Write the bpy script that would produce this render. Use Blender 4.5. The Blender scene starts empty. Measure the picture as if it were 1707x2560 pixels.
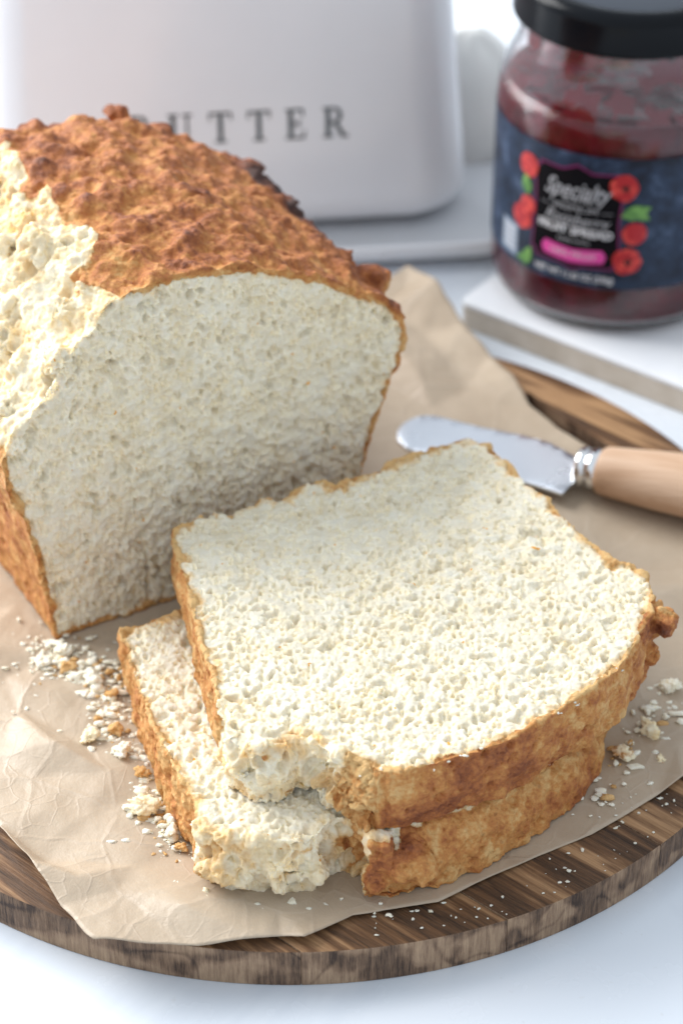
import bpy, bmesh, math, random
import numpy as np
from mathutils import Vector, Matrix
from mathutils.geometry import delaunay_2d_cdt

S = 0.0082            # metres per modelling unit (all coordinates below are in units; board radius 16.5)
scene = bpy.context.scene
COL = scene.collection
R_ = math.radians

# ------------------------------------------------------------------ camera
cam_d = bpy.data.cameras.new('camera')
cam = bpy.data.objects.new('camera', cam_d); COL.objects.link(cam)
cam_d.sensor_fit = 'VERTICAL'; cam_d.sensor_height = 22.3; cam_d.sensor_width = 14.9
cam_d.lens = 50.0
cam_d.clip_start = 0.02; cam_d.clip_end = 20
cam.location = (1.5135*S, -61.4137*S, 49.4939*S)
cam.rotation_euler = (R_(90-36.918), 0, 0)
cam_d.dof.use_dof = True
cam_d.dof.focus_distance = 68.0*S
cam_d.dof.aperture_fstop = 6.3
cam_d.dof.aperture_blades = 7
scene.camera = cam

# ------------------------------------------------------------------ light
world = bpy.data.worlds.new('World'); scene.world = world; world.use_nodes = True
bg = world.node_tree.nodes['Background']
bg.inputs[0].default_value = (0.83, 0.91, 1.0, 1); bg.inputs[1].default_value = 0.74
def area(name, loc, target, size, sizey, power, col):
    d = bpy.data.lights.new(name, 'AREA'); d.shape = 'RECTANGLE'; d.size = size; d.size_y = sizey
    d.energy = power; d.color = col
    o = bpy.data.objects.new(name, d); COL.objects.link(o); o.location = loc
    o.rotation_euler = (Vector(target)-Vector(loc)).to_track_quat('-Z', 'Y').to_euler()
    return o
area('window_light', (-1.12, 0.78, 0.86), (0, 0, 0.03), 1.4, 1.2, 47, (1.0, 0.995, 0.99))
scene.view_settings.view_transform = 'Standard'; scene.view_settings.look = 'None'
scene.view_settings.exposure = 0.33; scene.view_settings.gamma = 1.0
try:
    scene.cycles.use_denoising = True
    scene.cycles.max_bounces = 10; scene.cycles.transmission_bounces = 10; scene.cycles.transparent_max_bounces = 12
except Exception: pass

# ------------------------------------------------------------------ material helpers
def mat(name, base=(.8, .8, .8), rough=.5, spec=.5, **kw):
    m = bpy.data.materials.new(name); m.use_nodes = True
    b = m.node_tree.nodes['Principled BSDF']
    b.inputs['Base Color'].default_value = (*base, 1); b.inputs['Roughness'].default_value = rough
    b.inputs['Specular IOR Level'].default_value = spec
    for k, v in kw.items():
        b.inputs[k.replace('_', ' ')].default_value = v
    return m
class N:
    """tiny node-graph helper; coordinates are object coordinates in modelling units"""
    def __init__(s, m):
        s.m = m; s.t = m.node_tree; s.n = s.t.nodes; s.l = s.t.links; s.b = s.n['Principled BSDF']
        tc = s.n.new('ShaderNodeTexCoord'); mp = s.n.new('ShaderNodeMapping')
        mp.inputs['Scale'].default_value = (1/S, 1/S, 1/S)
        s.l.new(tc.outputs['Object'], mp.inputs[0]); s.co = mp.outputs[0]
    def new(s, t, **kw):
        x = s.n.new(t)
        for k, v in kw.items(): setattr(x, k, v)
        return x
    def set(s, sock, v):
        if hasattr(v, 'is_output') or isinstance(v, bpy.types.NodeSocket): s.l.new(v, sock)
        else: sock.default_value = v
    def mapping(s, v, rot=(0, 0, 0), sc=(1, 1, 1), loc=(0, 0, 0)):
        x = s.new('ShaderNodeMapping'); s.l.new(v, x.inputs[0])
        x.inputs['Rotation'].default_value = rot; s.set(x.inputs['Location'], loc); x.inputs['Scale'].default_value = sc
        return x.outputs[0]
    def noise(s, scale, detail=4, rough=.55, dist=0, v=None):
        x = s.new('ShaderNodeTexNoise'); s.l.new(v or s.co, x.inputs['Vector'])
        x.inputs['Scale'].default_value = scale; x.inputs['Detail'].default_value = detail
        x.inputs['Roughness'].default_value = rough; x.inputs['Distortion'].default_value = dist
        return x.outputs['Fac']
    def voro(s, scale, feature='F1', v=None, out='Distance'):
        x = s.new('ShaderNodeTexVoronoi', feature=feature); s.l.new(v or s.co, x.inputs['Vector'])
        x.inputs['Scale'].default_value = scale
        return x.outputs[out]
    def ramp(s, f, stops, interp='LINEAR'):
        x = s.new('ShaderNodeValToRGB'); s.l.new(f, x.inputs[0]); e = x.color_ramp.elements
        x.color_ramp.interpolation = interp
        while len(e) < len(stops): e.new(.5)
        for q, (p, c) in zip(e, stops): q.position = p; q.color = (*c, 1) if len(c) == 3 else c
        return x.outputs[0]
    def rng(s, f, a, b, c=0, d=1):
        x = s.new('ShaderNodeMapRange'); s.l.new(f, x.inputs[0])
        for i, v in enumerate((a, b, c, d)): x.inputs[i+1].default_value = v
        return x.outputs[0]
    def math(s, op, a, b=0.0):
        x = s.new('ShaderNodeMath', operation=op); s.set(x.inputs[0], a); s.set(x.inputs[1], b); return x.outputs[0]
    def mix(s, f, a, b, mode='MIX'):
        x = s.new('ShaderNodeMix', data_type='RGBA', blend_type=mode)
        s.set(x.inputs[0], f); s.set(x.inputs[6], a if not isinstance(a, tuple) else (*a, 1)); s.set(x.inputs[7], b if not isinstance(b, tuple) else (*b, 1))
        return x.outputs[2]
    def attr(s, name):
        x = s.new('ShaderNodeAttribute'); x.attribute_name = name; return x.outputs['Fac']
    def bump(s, h, strength=.5, dist=.1):
        x = s.new('ShaderNodeBump'); x.inputs['Strength'].default_value = strength; x.inputs['Distance'].default_value = dist*S
        s.l.new(h, x.inputs['Height']); s.l.new(x.outputs[0], s.b.inputs['Normal'])
    def base(s, c): s.l.new(c, s.b.inputs['Base Color'])
    def rough(s, c): s.l.new(c, s.b.inputs['Roughness'])

# bread crumb
m_crumb = mat('crumb', rough=.95, spec=.1); g = N(m_crumb)
ca = g.attr('crust'); bu = g.attr('burst')
tint = g.ramp(g.noise(1.1, 5, .65), [(.33, (.73, .655, .50)), (.6, (.79, .745, .625))])
gold = g.ramp(g.noise(2.2, 5, .6), [(.35, (.64, .38, .14)), (.65, (.78, .58, .32))])
pale = g.ramp(g.noise(1.3, 5, .6), [(.42, (.81, .745, .59)), (.66, (.78, .62, .38))])
c = g.mix(bu, tint, pale)
fl = g.rng(g.noise(2.9, 2, .5), .735, .76)                     # few tiny toasted flecks
c = g.mix(fl, c, (.70, .36, .08))
c = g.mix(g.rng(ca, .05, .5), c, gold)
g.base(c)
vs_ = g.new('ShaderNodeTexVoronoi', feature='SMOOTH_F1'); vs_.inputs['Scale'].default_value = 8.5; g.l.new(g.co, vs_.inputs['Vector'])
g.bump(g.math('SUBTRACT', g.math('MULTIPLY', g.noise(14, 4, .65), .7), g.math('MULTIPLY', vs_.outputs['Distance'], .9)), .6, .09)
g.b.subsurface_method = 'BURLEY'; g.b.inputs['Subsurface Weight'].default_value = .7
g.b.inputs['Subsurface Radius'].default_value = (1.0, .78, .42); g.b.inputs['Subsurface Scale'].default_value = .20*S
# crust
m_crust = mat('crust', rough=.55, spec=.35); g = N(m_crust)
tone = g.attr('tone')
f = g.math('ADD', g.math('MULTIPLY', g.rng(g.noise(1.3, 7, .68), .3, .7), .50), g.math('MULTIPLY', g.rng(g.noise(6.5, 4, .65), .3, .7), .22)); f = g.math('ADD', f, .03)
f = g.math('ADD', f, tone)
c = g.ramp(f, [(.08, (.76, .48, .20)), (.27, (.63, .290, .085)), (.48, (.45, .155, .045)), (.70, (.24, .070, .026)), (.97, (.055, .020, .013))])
c = g.mix(g.rng(g.voro(1.9, 'F1'), .09, .16, .35, 0), c, (.22, .08, .025))
g.base(c)
g.rough(g.rng(g.noise(3, 3), .3, .7, .42, .68))
g.bump(g.math('ADD', g.noise(7, 5, .65), g.math('MULTIPLY', g.noise(22, 3, .6), .4)), .75, .14)
g.b.subsurface_method = 'BURLEY'; g.b.inputs['Subsurface Weight'].default_value = .1
g.b.inputs['Subsurface Radius'].default_value = (1, .5, .25); g.b.inputs['Subsurface Scale'].default_value = .15*S
# parchment
m_paper = mat('parchment', rough=.42, spec=.4); g = N(m_paper)
c = g.ramp(g.noise(.35, 5, .6), [(.3, (.42, .335, .245)), (.7, (.51, .42, .315))])
c = g.mix(g.rng(g.noise(14, 3, .6), .3, .75, 0, .22), c, (.45, .31, .20))
wv = g.new('ShaderNodeVectorMath', operation='ADD'); nn_ = g.new('ShaderNodeTexNoise'); nn_.inputs['Scale'].default_value = .5; g.l.new(g.co, nn_.inputs['Vector']); g.l.new(g.co, wv.inputs[0]); g.l.new(nn_.outputs['Color'], wv.inputs[1])
cr1 = g.rng(g.voro(.42, 'DISTANCE_TO_EDGE', wv.outputs[0]), 0, .05, 1, 0); cr2 = g.rng(g.voro(1.1, 'DISTANCE_TO_EDGE', wv.outputs[0]), 0, .05, 1, 0)
msk = g.rng(g.noise(.3, 3), .42, .58)
hh_ = g.math('ADD', g.math('MULTIPLY', cr1, .25), g.math('MULTIPLY', g.math('MULTIPLY', cr2, msk), .15))
hh_ = g.math('ADD', hh_, g.math('ADD', g.noise(1.1, 5, .6), g.math('MULTIPLY', g.noise(18, 2), .12)))
c = g.mix(g.math('MULTIPLY', g.math('MAXIMUM', cr1, g.math('MULTIPLY', cr2, msk)), .07), c, (.66, .57, .47))
g.base(c); g.bump(hh_, .40, .12)
g.rough(g.rng(g.noise(.8, 4), .3, .7, .34, .52))
# wood
def wood(name, ang, dark, mid, light, band=.42, grain=5.0, rough=.55, rim=None):
    m = mat(name, rough=rough, spec=.35); g = N(m)
    oi = g.new('ShaderNodeObjectInfo'); cm = g.new('ShaderNodeCombineXYZ')
    g.l.new(g.math('MULTIPLY', oi.outputs['Random'], 37.0), cm.inputs[0]); g.l.new(g.math('MULTIPLY', oi.outputs['Random'], 91.0), cm.inputs[1])
    v = g.mapping(g.co, rot=(0, 0, -ang)); v2 = g.new('ShaderNodeVectorMath', operation='ADD')
    g.l.new(v, v2.inputs[0]); g.l.new(cm.outputs[0], v2.inputs[1]); v = v2.outputs[0]
    vb = g.mapping(v, rot=(.5, 0, 0), sc=(.10, 1, .45))
    w = g.noise(band*1.6, 3, .55, .6, vb)
    vg = g.mapping(v, sc=(.05, 1, .35)); gr = g.noise(grain, 5, .7, .1, vg)
    gr2 = g.noise(grain*3.5, 3, .7, 0, g.mapping(v, sc=(.06, 1, .2)))
    f = g.math('ADD', g.math('MULTIPLY', g.rng(w, .42, .58), .55), g.math('ADD', g.math('MULTIPLY', g.rng(gr, .3, .7), .38), g.math('MULTIPLY', g.rng(gr2, .3, .7), .2)))
    c = g.ramp(f, [(.12, dark), (.5, mid), (.95, light)])
    if rim:
        ge = g.new('ShaderNodeNewGeometry'); sp = g.new('ShaderNodeSeparateXYZ'); g.l.new(ge.outputs['Normal'], sp.inputs[0])
        up = g.rng(sp.outputs[2], .3, .8)
        vr = g.mapping(g.co, sc=(1, 1, .07)); fr = g.math('ADD', g.math('MULTIPLY', g.rng(g.noise(8.5, 4, .8, 0, vr), .3, .7), .6), g.math('MULTIPLY', g.rng(g.noise(band*1.3, 2, .5, .2, g.mapping(v, rot=(.6, 0, 0), sc=(.15, 1, .8))), .44, .55), .42)); ln_ = g.rng(g.math('ABSOLUTE', g.math('SUBTRACT', g.noise(.55, 1, .3, .3, g.mapping(v, rot=(.75, 0, 0), sc=(.12, 1, .7))), .5)), 0, .02, -.22, 0); fr = g.math('ADD', fr, ln_); c2 = g.ramp(fr, [(.10, rim[0]), (.45, rim[2]), (.95, rim[1])]); c = g.mix(up, c2, c)
    g.base(c); g.bump(g.math('ADD', g.math('MULTIPLY', gr, .6), g.math('MULTIPLY', gr2, .6)), .55, .10)
    g.rough(g.rng(gr, .3, .7, rough+.12, rough-.1))
    return m
GR = R_(-40)
m_board = wood('acacia_wood', GR, (.035, .018, .009), (.16, .078, .034), (.44, .255, .125), band=.7, rim=((.050, .028, .018), (.44, .30, .19), (.21, .13, .08)))
m_handle = wood('beech_wood', 0, (.42, .25, .145), (.54, .345, .22), (.65, .45, .31), band=.5, grain=3.5, rough=.5)
# others
m_table = mat('marble', rough=.22, spec=.5); g = N(m_table)
v = g.noise(.035, 6, .6, 1.2); vein = g.rng(g.math('ABSOLUTE', g.math('SUBTRACT', v, .5)), 0, .05, 1, 0)
c = g.mix(g.math('MULTIPLY', vein, .22), (.73, .775, .83), (.47, .52, .60))
c = g.mix(g.rng(g.noise(.09, 5, .6), .5, .75, 0, .16), c, (.62, .68, .77))
c = g.mix(g.rng(g.noise(3.5, 2, .5), .70, .76, 0, .25), c, (.6, .6, .6))
g.base(c); g.rough(g.rng(g.noise(.6, 3), .3, .7, .2, .3))
m_ceramic = mat('white_ceramic', (.80, .785, .78), .16, .5); g = N(m_ceramic)
g.base(g.ramp(g.noise(.2, 3), [(.3, (.79, .80, .825)), (.7, (.82, .83, .855))])); g.bump(g.noise(.5, 2), .08, .2)
m_print = mat('grey_print', (.055, .075, .085), .4, .4)
m_stone = mat('white_stone', (.80, .81, .83), .3); g = N(m_stone)
g.base(g.ramp(g.noise(.25, 5), [(.35, (.77, .79, .82)), (.6, (.84, .85, .87))]))
m_edge = mat('raw_edge', (.52, .45, .37), .7); g = N(m_edge)
g.base(g.ramp(g.noise(.8, 5), [(.3, (.45, .38, .30)), (.7, (.60, .53, .45))]))
m_steel = mat('steel', (.72, .75, .80), .24, .5, Metallic=1.0); g = N(m_steel)
g.rough(g.rng(g.noise(.6, 2), .3, .7, .26, .34))
m_ferrule = mat('polished_steel', (.8, .8, .8), .1, .5, Metallic=1.0)
m_glass = mat('clear_glass', (1, 1, 1), .02, .5, IOR=1.45, Transmission_Weight=1.0)
m_jam = mat('raspberry_jam', (.16, .006, .014), .18, .5); g = N(m_jam)
g.base(g.ramp(g.noise(1.1, 5, .6), [(.35, (.075, .001, .007)), (.7, (.19, .004, .018))])); g.bump(g.noise(1.5, 3), .3, .2)
m_smear = mat('jam_smear', (.19, .005, .018), .3, .5); 
m_lid = mat('black_lacquer', (.004, .005, .007), .2, .16)
m_lidtop = mat('lid_top_grey', (.035, .042, .055), .3, .4)
m_slate = mat('slate_label', rough=.4, spec=.25); g = N(m_slate)
c = g.ramp(g.noise(.9, 8, .75), [(.36, (.007, .010, .019)), (.56, (.024, .042, .082)), (.76, (.15, .21, .33))]); g.base(c)
m_black = mat('black_panel', (.005, .005, .007), .5, .08)
m_mag = mat('magenta_border', (.16, .012, .09), .4); m_pink = mat('pink_banner', (.72, .07, .36), .4)
m_silver = mat('silver_print', (.42, .43, .46), .4); m_white = mat('white_print', (.62, .63, .66), .4)
m_berry = mat('berry_print', rough=.4); g = N(m_berry); g.base(g.ramp(g.voro(3.2), [(.1, (.85, .10, .07)), (.55, (.42, .012, .02))]))
m_leaf = mat('leaf_print', rough=.5); g = N(m_leaf); g.base(g.ramp(g.noise(2), [(.35, (.05, .17, .04)), (.65, (.20, .42, .10))]))
m_cloth = mat('white_cloth', (.80, .79, .76), .85); g = N(m_cloth); g.bump(g.noise(2, 2), .1, .1)
m_cream = mat('cream_cloth', (.78, .68, .50), .85)

# ------------------------------------------------------------------ numpy noise
def _h(x, y, z, k=0):
    with np.errstate(over='ignore'):
        n = (x.astype(np.uint32)*np.uint32(374761393) + y.astype(np.uint32)*np.uint32(668265263) + z.astype(np.uint32)*np.uint32(2147483647) + np.uint32(k*144665+1013904223))
        n = (n ^ (n >> np.uint32(13)))*np.uint32(1274126177); n = (n ^ (n >> np.uint32(16)))*np.uint32(2246822519); n = n ^ (n >> np.uint32(15))
    return n.astype(np.float32)/np.float32(4294967295)
def vnoise(P, k=0):
    F = np.floor(P); f = (P-F).astype(np.float32); I = F.astype(np.int64) & 0xffffffff; f = f*f*f*(f*(f*6-15)+10)
    x, y, z = I.T; r = 0
    for a in (0, 1):
        for b in (0, 1):
            for c_ in (0, 1):
                w = (f[:, 0] if a else 1-f[:, 0])*(f[:, 1] if b else 1-f[:, 1])*(f[:, 2] if c_ else 1-f[:, 2])
                r = r + w*_h((x+a) & 0xffffffff, (y+b) & 0xffffffff, (z+c_) & 0xffffffff, k)
    return r
def fbm(P, fr, oct=4, k=0, gain=.5):
    r = 0; a = 1; s = 0
    for i in range(oct):
        r = r + a*(vnoise(P*fr+17.3*i, k+i)-.5)*2; s += a; a *= gain; fr *= 2.03
    return r/s*1.5
def worley(P, fr, k=0, second=False):
    Q = P*fr; F = np.floor(Q); f = (Q-F).astype(np.float32); I = F.astype(np.int64); best = np.full(len(P), 9., np.float32); b2 = best.copy()
    for a in (-1, 0, 1):
        for b in (-1, 0, 1):
            for c_ in (-1, 0, 1):
                x = (I[:, 0]+a) & 0xffffffff; y = (I[:, 1]+b) & 0xffffffff; z = (I[:, 2]+c_) & 0xffffffff
                d = (a+_h(x, y, z, k)-f[:, 0])**2+(b+_h(x, y, z, k+1)-f[:, 1])**2+(c_+_h(x, y, z, k+2)-f[:, 2])**2
                b2 = np.minimum(b2, np.maximum(d, best)); best = np.minimum(best, d)
    return (np.sqrt(best), np.sqrt(b2)) if second else np.sqrt(best)
def sstep(x, a, b):
    t = np.clip((x-a)/(b-a), 0, 1); return t*t*(3-2*t)

# ------------------------------------------------------------------ object helpers
def tag(o, label=None, cat=None, group=None, kind=None):
    for k, v in (('label', label), ('category', cat), ('group', group), ('kind', kind)):
        if v: o[k] = v
    return o
def empty(name, loc, label, cat, group=None, rz=0):
    o = bpy.data.objects.new(name, None); COL.objects.link(o); o.location = Vector(loc)*S; o.rotation_euler = (0, 0, rz)
    o.empty_display_size = .01
    return tag(o, label, cat, group)
def link(name, me, m, parent=None, world_coords=True, smooth=True):
    """mesh in world units -> object; when parented to an empty, vertices are expressed in its space"""
    o = bpy.data.objects.new(name, me); COL.objects.link(o)
    if m: me.materials.append(m)
    M = Matrix.Scale(S, 4)
    if parent:
        root = parent; T = Matrix.Identity(4)
        while root:
            T = Matrix.LocRotScale(root.location, root.rotation_euler, None) @ T; root = root.parent
        if world_coords: M = T.inverted() @ M
        o.parent = parent
    me.transform(M); me.update()
    if smooth: me.shade_smooth()
    return o
def pydata(name, V, F):
    me = bpy.data.meshes.new(name); me.from_pydata([tuple(map(float, v)) for v in V], [], [tuple(map(int, f)) for f in F]); me.update(); return me
def big_mesh(name, V, Q):
    """fast mesh of quads from arrays"""
    me = bpy.data.meshes.new(name); k = Q.shape[1]
    me.vertices.add(len(V)); me.vertices.foreach_set('co', V.astype(np.float32).ravel())
    me.loops.add(Q.size); me.loops.foreach_set('vertex_index', Q.astype(np.int32).ravel())
    me.polygons.add(len(Q)); me.polygons.foreach_set('loop_start', np.arange(0, Q.size, k, dtype=np.int32))
    me.update(calc_edges=True); return me
def loft(rings, closed=True, cap0=True, cap1=True):
    n = len(rings[0]); V = [p for r in rings for p in r]; F = []
    for i in range(len(rings)-1):
        for j in range(n if closed else n-1):
            a = i*n+j; b = i*n+(j+1) % n; F.append((a, b, b+n, a+n))
    if cap0: F.append(tuple(range(n))[::-1])
    if cap1: F.append(tuple(range((len(rings)-1)*n, len(rings)*n)))
    return V, F
def lathe(prof, cx=0, cy=0, n=96, cap0=True, cap1=True):
    return loft([[(cx+r*math.cos(2*math.pi*j/n), cy+r*math.sin(2*math.pi*j/n), z) for j in range(n)] for r, z in prof], True, cap0, cap1)
def sharp(o, ang=40):
    try: o.data.set_sharp_from_angle(angle=R_(ang))
    except Exception: pass
    return o

# ------------------------------------------------------------------ table
me = pydata('table', [(-400, -200, -1.414), (400, -200, -1.414), (400, 600, -1.414), (-400, 600, -1.414)], [(0, 1, 2, 3)])
tag(link('table_top', me, m_table), kind='structure')

# ------------------------------------------------------------------ round board of glued planks
R = 16.5
board = empty('cutting_board', (0, 0, -1.41), 'round dark striped wooden board under the parchment and bread', 'board')
gx, gy = math.cos(GR), math.sin(GR); px_, py_ = -gy, gx      # along grain, across grain
cuts = [-16.5, -12.4, -7.6, -2.2, 3.4, 8.3, 12.6, 16.5]
slot = [(8.70, 12.2), (9.4, 11.25), (10.1, 10.3), (10.9, 9.35), (11.6, 8.45), (12.4, 7.2), (12.95, 5.8), (12.4, 5.2), (11.6, 6.2), (10.9, 7.4), (10.0, 8.7), (9.2, 9.8), (8.5, 11.0)]
def prism(poly, z0, z1):
    n = len(poly); V = [(x, y, z0) for x, y in poly]+[(x, y, z1) for x, y in poly]
    F = [tuple(range(n))[::-1], tuple(range(n, 2*n))]+[(i, (i+1) % n, (i+1) % n+n, i+n) for i in range(n)]
    return V, F
cutter = bpy.data.objects.new('cutter', pydata('cutter', *prism(slot[::-1] if False else slot, -3, 2))); COL.objects.link(cutter)
bmx = bmesh.new(); bmx.from_mesh(cutter.data); bmesh.ops.recalc_face_normals(bmx, faces=bmx.faces); bmx.to_mesh(cutter.data); bmx.free()
for i in range(len(cuts)-1):
    a, b = cuts[i]+.012, cuts[i+1]-.012
    lo = max(a, -R+.001); hi = min(b, R-.001)
    ta = math.asin(lo/R); tb = math.asin(hi/R); nseg = max(10, int((tb-ta)*60))
    right = [(R*math.cos(ta+(tb-ta)*k/nseg), R*math.sin(ta+(tb-ta)*k/nseg)) for k in range(nseg+1)]
    left = [(-u, v) for u, v in right[::-1]]
    poly = [(u*gx+v*px_, u*gy+v*py_) for u, v in right+left]
    V, F = prism(poly, -1.41, 0.0)
    bm = bmesh.new(); vs = [bm.verts.new(p) for p in V]
    for f in F: bm.faces.new([vs[k] for k in f])
    bmesh.ops.recalc_face_normals(bm, faces=bm.faces)
    es = [e for e in bm.edges if all(abs(v.co.z) < .01 for v in e.verts) or all(abs(v.co.z+1.41) < .01 for v in e.verts)]
    bmesh.ops.bevel(bm, geom=es, offset=.07, segments=2, affect='EDGES', profile=.6)
    me = bpy.data.meshes.new('plank'); bm.to_mesh(me); bm.free()
    if -7.6 > cuts[i+1] or True:
        tmp = bpy.data.objects.new('tmp', me); COL.objects.link(tmp)
        md = tmp.modifiers.new('b', 'BOOLEAN'); md.object = cutter; md.operation = 'DIFFERENCE'; md.solver = 'EXACT'
        dg = bpy.context.evaluated_depsgraph_get(); me2 = bpy.data.meshes.new_from_object(tmp.evaluated_get(dg))
        bpy.data.objects.remove(tmp); me = me2; me.name = 'plank'
    sharp(link('plank', me, m_board, board), 30)
bpy.data.objects.remove(cutter)

# ------------------------------------------------------------------ parchment sheet
rnd = random.Random(7)
edge = [(-15.2, -1.5), (-12.5, -5.5), (-8.83, -11.62), (-7.6, -13.5), (-6.63, -15.07), (-5.53, -16.43), (-2.58, -16.53), (-.9, -16.25), (-0.26, -16.08), (0.46, -16.21), (1.27, -15.61), (1.85, -15.2), (2.83, -15.0), (4.33, -14.67), (5.43, -13.94), (6.73, -13.2), (7.26, -12.79), (9.03, -11.84), (10.32, -10.89), (11.26, -10.15), (12.1, -9.57), (14.2, -7.2), (14.8, -2), (14.2, 3.2), (12.6, 6.4), (11.0, 8.1), (9.75, 9.6), (8.75, 11.2), (8.1, 12.9), (7.35, 14.4), (6.4, 16.2), (5.36, 18.2), (4.24, 19.9), (3.0, 19.0), (-2, 17.5), (-9, 15.5), (-14.5, 9), (-16, 3)]
fixed = [(-6.9, -7.6), (-8.0, -9.4), (-3.4, -12.5), (-4.6, -13.3), (-7.2, -13.0), (-6.2, -14.0), (-5.0, -14.4), (-4.2, -15.4), (-9.3, -8.6), (-7.5, -8.2), (-8.9, -6.4), (-6.2, -11.2),
         (3.2, 17.2), (4.6, 15.9), (5.6, 14.2), (4.2, 13.2), (6.3, 12.2), (5.0, 11.0), (7.4, 11.2), (3.0, 14.6), (7.9, 9.9), (9.1, 8.6), (12.2, -.5), (13.1, -2.4), (12.7, -4.4), (13.4, 1.6)]
pts = [Vector(p) for p in edge]; ne = len(pts)
def inside(x, y, poly):
    c_ = False; n = len(poly); j = n-1
    for i in range(n):
        if (poly[i][1] > y) != (poly[j][1] > y) and x < (poly[j][0]-poly[i][0])*(y-poly[i][1])/(poly[j][1]-poly[i][1])+poly[i][0]: c_ = not c_
        j = i
    return c_
inner = list(fixed)
tries = 0
while len(inner) < 230 and tries < 14000:
    tries += 1; x = rnd.uniform(-16, 15); y = rnd.uniform(-16, 19)
    if inside(x, y, edge) and all((x-a)**2+(y-b)**2 > rnd.uniform(.8, 2.1)**2 for a, b in inner) and all((x-a)**2+(y-b)**2 > 1.2 for a, b in edge): inner.append((x, y))
pts += [Vector(p) for p in inner]
vo, eo, fo, *_ = delaunay_2d_cdt(pts, [(i, (i+1) % ne) for i in range(ne)], [], 1, 1e-4)
def flat_zone(x, y):     # 1 where bread or knife lies on the sheet
    d1 = max(0, math.hypot((x-3)/7.6, (y+8)/7.2)-.95)
    u = (x+8)*math.cos(R_(30))+(y+2.7)*math.sin(R_(30)); w = -(x+8)*math.sin(R_(30))+(y+2.7)*math.cos(R_(30))
    d2 = max(0, -u-.5, u-12, -w-.3, w-13)/3
    d3 = max(0, 2.9-x, y-11.2, (4.0-y)-max(0, (x-8)*.5))/2.2
    return 1-min(1, min(d1*2.5, d2, d3))
bm = bmesh.new(); bv = []
for q in vo:
    r2 = random.Random(int(q.x*997)*31+int(q.y*733)); k = 1-flat_zone(q.x, q.y)
    z = .035+.05*k+(.12*max(0, min(1, (-11-q.x*.8-q.y*.35)/3)) if q.x < -3 and q.y < 0 else 0)+k*r2.choice([0, .08, .15, .30, .48])
    if q.y > 8 and q.x > 0: z += .42*k*r2.choice([.1, .4, 1.2, 2.0])*min(1, (q.y-8)/4)
    if q.y < -13: z += .10
    bv.append(bm.verts.new((q.x, q.y, z)))
for f in fo: bm.faces.new([bv[i] for i in f])
bmesh.ops.subdivide_edges(bm, edges=bm.edges[:], cuts=11, use_grid_fill=True)
bmesh.ops.triangulate(bm, faces=[f for f in bm.faces if len(f.verts) > 4])
me = bpy.data.meshes.new('sheet'); bm.to_mesh(me); bm.free()
co = np.empty(len(me.vertices)*3, np.float32); me.vertices.foreach_get('co', co); co = co.reshape(-1, 3)
fz = np.array([flat_zone(x, y) for x, y, z in co])
ed_ = np.empty(len(me.edges)*2, np.int32); me.edges.foreach_get('vertices', ed_); ed_ = ed_.reshape(-1, 2)
cnt = np.bincount(ed_.ravel(), minlength=len(co)); zs_ = co[:, 2].astype(float)
for it in range(1):
    zs_ = .4*zs_+.6*(np.bincount(ed_[:, 0], zs_[ed_[:, 1]], len(co))+np.bincount(ed_[:, 1], zs_[ed_[:, 0]], len(co)))/np.maximum(cnt, 1)
co[:, 2] = zs_
co[:, 2] += (1-fz)*(.07*fbm(co*[1, 1, 0], .35, 3, 5)+.025*fbm(co*[1, 1, 0], 1.2, 3, 9))
co[:, 2] = np.maximum(co[:, 2], .02)
rr = np.hypot(co[:, 0], co[:, 1])
co[:, :2] += (.05*fbm(co, .8, 3, 3))[:, None]
me.vertices.foreach_set('co', co.ravel())
bm = bmesh.new(); bm.from_mesh(me); bmesh.ops.recalc_face_normals(bm, faces=bm.faces)
if sum(f.normal.z for f in bm.faces) < 0: bmesh.ops.reverse_faces(bm, faces=bm.faces)
bm.to_mesh(me); bm.free()
paper = link('parchment_paper', me, m_paper)
md = paper.modifiers.new('thickness', 'SOLIDIFY'); md.thickness = .015*S; md.offset = 1
tag(paper, 'crumpled brown parchment sheet spread over the wooden board under the bread', 'parchment')

# ------------------------------------------------------------------ bread
def remesh(V, F, voxel):
    me = pydata('tmp', V, F); bm = bmesh.new(); bm.from_mesh(me); bmesh.ops.recalc_face_normals(bm, faces=bm.faces); bm.to_mesh(me); bm.free()
    o = bpy.data.objects.new('tmp', me); COL.objects.link(o)
    md = o.modifiers.new('r', 'REMESH'); md.mode = 'VOXEL'; md.voxel_size = voxel; md.adaptivity = 0
    dg = bpy.context.evaluated_depsgraph_get(); ev = o.evaluated_get(dg).to_mesh()
    n = len(ev.vertices); co = np.empty(n*3, np.float32); ev.vertices.foreach_get('co', co)
    q = np.empty(len(ev.loops), np.int32); ev.loops.foreach_get('vertex_index', q)
    o.evaluated_get(dg).to_mesh_clear(); bpy.data.objects.remove(o)
    return co.reshape(-1, 3), q.reshape(-1, 4)
def normals(P, Q):
    n = np.cross(P[Q[:, 2]]-P[Q[:, 0]], P[Q[:, 3]]-P[Q[:, 1]]); N_ = np.zeros_like(P)
    for k in range(4):
        for a in range(3): N_[:, a] += np.bincount(Q[:, k], n[:, a], len(P))
    return N_/np.maximum(np.linalg.norm(N_, axis=1), 1e-9)[:, None]
def smooth_field(x, Q, n, it):
    for _ in range(it):
        s = np.zeros(n); c_ = np.zeros(n)
        for k in range(4):
            a = Q[:, k]; b = Q[:, (k+1) % 4]
            s += np.bincount(a, x[b], n)+np.bincount(b, x[a], n); c_ += np.bincount(a, minlength=n)+np.bincount(b, minlength=n)
        x = .5*x+.5*s/np.maximum(c_, 1)
    return x
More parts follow.
